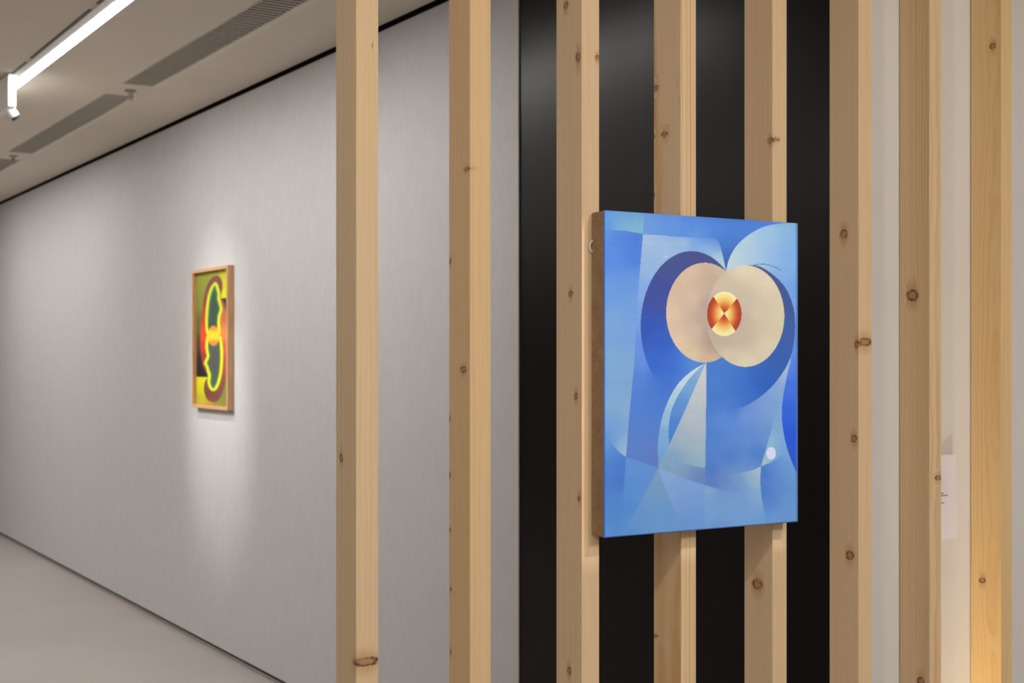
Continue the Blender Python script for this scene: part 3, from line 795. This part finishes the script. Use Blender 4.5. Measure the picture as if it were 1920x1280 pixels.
def wl(px, py):
    u_ = along_front(px, V_WING)
    return (u_ - lu0, -.0003, height(py, u_, V_WING) - lz0)
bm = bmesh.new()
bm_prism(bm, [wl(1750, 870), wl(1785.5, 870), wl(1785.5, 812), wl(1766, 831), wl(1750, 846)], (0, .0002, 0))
cd = finish('shadow_patch', bm, plain('shadow_grey', (.60, .57, .55), .8), lb)  # thin grey sheet standing for the shadow on the wall above the caption
cd['label'] = 'grey sheet for a shadow with a slanted top'
M_INK = plain('printed_ink', (0.10, 0.095, 0.10), 0.7)
for (py, x1) in ((924, 1767.5), (928.3, 1776), (942, 1769)):
    zz = height(py, 2.1, V_WING) - lz0
    xe = along_front(x1, V_WING) - lu0
    box('text_line', (.012, -.0018, zz - .0007), (xe, -.0009, zz + .0007), M_INK, sheet)

# ------------------------------------------------------------------ ceiling fixtures
def strip_light(u, v0, v1, label, wid=0.045):
    e = empty('strip_light', (u, (v0 + v1) / 2, ZC), label, 'ceiling light', 'linear ceiling lights')
    L = (v1 - v0) / 2
    # aluminium profile flush with the ceiling, dark track slot on its left edge, glowing diffuser
    box('profile', (-.062, -L, -.006), (-wid / 2 - .002, L, -.0005), M_WMETAL, e)
    box('profile', (wid / 2 + .002, -L, -.006), (wid / 2 + .006, L, -.0005), M_WMETAL, e)
    box('diffuser', (-wid / 2, -L, -.007), (wid / 2, L, -.001), M_STRIP, e)
    n = max(1, round((v1 - v0) / 1.1))
    for k in range(n):
        a = -L + 2 * L * k / n
        box('track_slot', (-.074, a + .05, -.003), (-.063, a + 2 * L / n - .05, -.0005), M_TRACK, e)
    return e
strip_light(1.437, 4.15, 7.45, 'white glowing strip light running along the ceiling beside the grey wall')
FILL_STRIPS = [(-1.2, -3.4, .5), (-1.2, 4.4, 8.6), (-.9, 9.8, 13), (-3.1, 7, 11.5), (1.437, 8.65, 12.1), (1.2, -3.4, -.2)]  # unseen strips, added and placed to raise the general light level
for k, (u, a, b_) in enumerate(FILL_STRIPS):
    strip_light(u, a, b_, 'added white ceiling fill strip outside the picture, %s' %
                ('left of the camera', 'over the middle of the gallery', 'at the far end of the gallery', 'along the left wall at the far end', 'beside the grey wall at its far end', 'behind the camera')[k])

# air grilles
slat_me = None
for gi, (a, b_) in enumerate(GR):
    e = empty('air_grille', ((GU0 + GU2) / 2, (a + b_) / 2, ZC), ('long slatted air grille in the ceiling, the one nearest the posts', 'slatted air grille between the two ceiling sprinklers',
              'slatted air grille at the left picture edge, farthest along the ceiling')[gi], 'air grille', 'ceiling air grilles')
    hu, L = (GU2 - GU0) / 2, (b_ - a) / 2
    wv = GU2 - GU1
    box('frame_bar', (hu - wv, -L, -.004), (hu, L, .012), M_GRILLEF, e)
    box('frame_bar', (-hu, -L, -.003), (-hu + .006, L, .012), M_GRILLE, e)
    for s_ in (-1, 1):
        box('frame_bar', (-hu + .006, s_ * L - .005, -.003), (hu - wv, s_ * L + .005, .012), M_GRILLE, e)
    n = int((b_ - a) / 0.036)
    for k in range(n):
        if slat_me is None:
            bm = bmesh.new()
            wd = (hu - wv - .001) - (-hu + .007)
            bm_prism(bm, [(-wd / 2, -.0085, -.001), (-wd / 2, .0075, -.001), (-wd / 2, .0095, .008), (-wd / 2, -.0065, .008)], (wd, 0, 0))
            o = finish('slat', bm, M_GRILLE, e)
            slat_me = o.data
        else:
            o = bpy.data.objects.new('slat', slat_me)
            COL.objects.link(o)
            o.parent = e
        o.location = ((-hu + .007 + hu - wv - .001) / 2, -L + .016 + (2 * L - .032) * k / (n - 1), 0)

# sprinklers on the blank plates between the grilles
def sprinkler(u, v, label):
    e = empty('fire_sprinkler', (u, v, ZC), label, 'sprinkler', 'ceiling sprinklers')
    bm = bmesh.new(); bm_lathe(bm, [(.028, 0), (.030, -.003), (.025, -.008), (.013, -.010)], 28); finish('escutcheon', bm, M_BRASS, e, smooth=False)
    bm = bmesh.new(); bm_lathe(bm, [(.011, -.009), (.011, -.022), (.008, -.026), (.006, -.034)], 16); finish('body', bm, M_BRASS, e)
    for s_ in (-1, 1):
        bm = bmesh.new()
        bm_prism(bm, [(s_ * .010, -.002, -.020), (s_ * .014, -.002, -.030), (s_ * .003, -.002, -.046), (s_ * .001, -.002, -.044), (s_ * .011, -.002, -.030), (s_ * .008, -.002, -.021)], (0, .004, 0))
        finish('frame_arm', bm, M_BRASS, e)
    bm = bmesh.new(); bm_lathe(bm, [(.004, -.044), (.004, -.047), (.017, -.048), (.017, -.050)], 20); finish('deflector', bm, M_BRASS, e)
sprinkler(1.955, 6.815, 'ceiling sprinkler between the nearest and the middle air grille')
sprinkler(1.935, 9.43, 'ceiling sprinkler between the middle and the farthest air grille')

# track spotlight seen at the left picture edge; its head lights the framed picture
TS = Vector((1.362, 6.66, ZC))
ts = empty('track_spotlight', TS, 'white track spotlight with small tilted head at the left picture edge', 'spotlight')
box('track_adapter', (-.013, .02, -.014), (.013, .50, -.004), M_WMETAL, ts, bevel=.002)
box('driver_box', (-.018, 0, -.160), (.018, .55, -.014), plain('driver_box_paint', (.85, .85, .845), .5), ts, bevel=.003)
hl = Vector((.000, .035, -.170))
hd = (Vector((UW, 6.86, 1.30)) - (TS + hl)).normalized()
hrot = (-hd).to_track_quat('Z', 'Y').to_matrix().to_4x4()
Mt = Matrix.Translation(hl) @ hrot
bm = bmesh.new(); bm_lathe(bm, [(.012, .010), (.021, .002), (.021, -.034)], 24, Mt); th = finish('lamp_head', bm, M_WMETAL, ts)
bm = bmesh.new(); bm_lathe(bm, [(.0215, -.034), (.0215, -.048), (.017, -.048), (.016, -.041)], 24, Mt); finish('baffle', bm, M_BMETAL, th)
ld = bpy.data.lights.new('track_lamp', 'SPOT')
ld.energy = 7; ld.spot_size = math.radians(50); ld.spot_blend = 1.0; ld.color = (.97, .985, 1.0); ld.shadow_soft_size = .012
lo = bpy.data.objects.new('lamp', ld)
COL.objects.link(lo)
lo.parent = ts
lo.matrix_local = Matrix.Translation(hl + hd * .052) @ hrot

def spot_fixture(name, pos, target, label, power, angle, blend, col, radius=.02, cat='spotlight'):
    """small cylinder spotlight hanging from the ceiling, its light in its mouth"""
    e = empty(name, (pos[0], pos[1], ZC), label, cat)
    p = Vector(pos); d = (Vector(target) - p).normalized()
    loc = p - Vector((pos[0], pos[1], ZC))
    rot = (-d).to_track_quat('Z', 'Y').to_matrix().to_4x4()
    box('stem', (-.006, -.006, loc.z + .02), (.006, .006, -.001), M_WMETAL, e)
    bm = bmesh.new()
    bm_lathe(bm, [(.02, .10), (.036, .09), (.036, -.01), (.033, -.01), (.031, .03)], 24, Matrix.Translation(loc) @ rot)
    finish('lamp_head', bm, M_WMETAL, e)
    ld = bpy.data.lights.new(name + '_lamp', 'SPOT')
    ld.energy = power; ld.spot_size = math.radians(angle); ld.spot_blend = blend
    ld.color = col; ld.shadow_soft_size = radius
    lo = bpy.data.objects.new('lamp', ld)
    COL.objects.link(lo)
    lo.parent = e
    lo.matrix_local = Matrix.Translation(loc + d * .012) @ rot
    return e

# the light pool around the framed picture
spot_fixture('picture_spotlight', (.75, 6.93, 2.72), (UW, 6.88, 1.70), 'white ceiling spotlight outside the picture aimed at the top of the framed picture', 70, 36, 1.0, (.97, .985, 1.0))
spot_fixture('picture_spotlight', (.50, 6.93, 2.72), (UW, 6.88, 1.20), 'added second ceiling spotlight outside the picture aimed below the framed picture', 168, 29, 1.0, (.97, .985, 1.0))  # unseen second spot, added to carry the pool further down the wall
# unseen fill spots, added to brighten the post row
spot_fixture('fill_spotlight', (1.75, -1.3, 2.72), (1.5, 1.8, 1.75), 'added fill spotlight behind the camera aimed at the posts', 94, 75, 1.0, (1, .93, .84), .05)
spot_fixture('fill_spotlight', (-.2, .4, 2.72), (1.6, 1.75, 1.4), 'added fill spotlight left of the camera aimed at the posts', 42, 70, 1.0, (1, .93, .84), .03)

# framing projector whose shutters trim the beam to the canvas
ctr = Vector(((CU0 + CU1) / 2, CV, (CZ0 + CZ1) / 2))
PL = ctr + Vector((.36, -1.52, 1.20))
pj = empty('framing_projector', (PL.x, PL.y, ZC), 'black framing projector on the ceiling trimmed to the blue canvas', 'spotlight')
loc = PL - Vector((PL.x, PL.y, ZC))
corners = [Vector((CU0 - .011, CV, CZ0 - .003)), Vector((CU1 + .003, CV, CZ0 - .003)), Vector((CU1 + .003, CV, CZ1 + .002)), Vector((CU0 - .011, CV, CZ1 + .002))]
kk = .085
ap_ = [loc + (c - PL) * kk for c in corners]
cen = sum(ap_, Vector()) / 4
for i in range(4):
    a, b_ = ap_[i], ap_[(i + 1) % 4]
    bm = bmesh.new()
    oa, ob = cen + (a - cen) * 4.2, cen + (b_ - cen) * 4.2
    bm_prism(bm, [a, b_, ob, oa], (0, -.0008, 0))
    finish('shutter_blade', bm, M_BMETAL, pj)
d = (ctr - PL).normalized()
rot = (-d).to_track_quat('Z', 'Y').to_matrix().to_4x4()
bm = bmesh.new()
bm_lathe(bm, [(.03, .16), (.045, .15), (.045, .0), (.042, .0), (.04, .03)], 28, Matrix.Translation(loc) @ rot)
finish('lamp_body', bm, M_BMETAL, pj)
box('stem', (-.007, -.007, loc.z + .02), (.007, .007, -.001), M_BMETAL, pj)
ld = bpy.data.lights.new('framing_lamp', 'SPOT')
ld.energy = 71; ld.spot_size = math.radians(30); ld.spot_blend = .2; ld.color = (1, .985, .965); ld.shadow_soft_size = .0012
lo = bpy.data.objects.new('lamp', ld)
COL.objects.link(lo)
lo.parent = pj
lo.matrix_local = Matrix.Translation(loc + d * .005) @ rot

# warm uplight on the floor between the last two posts
up = empty('floor_uplight', (2.09, 1.795, 0), 'small warm uplight on the floor between the last two posts', 'floor lamp')
bm = bmesh.new(); bm_lathe(bm, [(.028, 0), (.030, .004), (.030, .05), (.026, .05), (.025, .04)], 24); finish('housing', bm, M_BMETAL, up)
ld = bpy.data.lights.new('uplight_lamp', 'SPOT')
ld.energy = 145; ld.spot_size = math.radians(45); ld.spot_blend = 1; ld.color = (1, .77, .40); ld.shadow_soft_size = .02
lo = bpy.data.objects.new('lamp', ld)
COL.objects.link(lo)
lo.parent = up
lo.location = (0, 0, .046)
lo.rotation_euler = (math.pi, 0, 0)
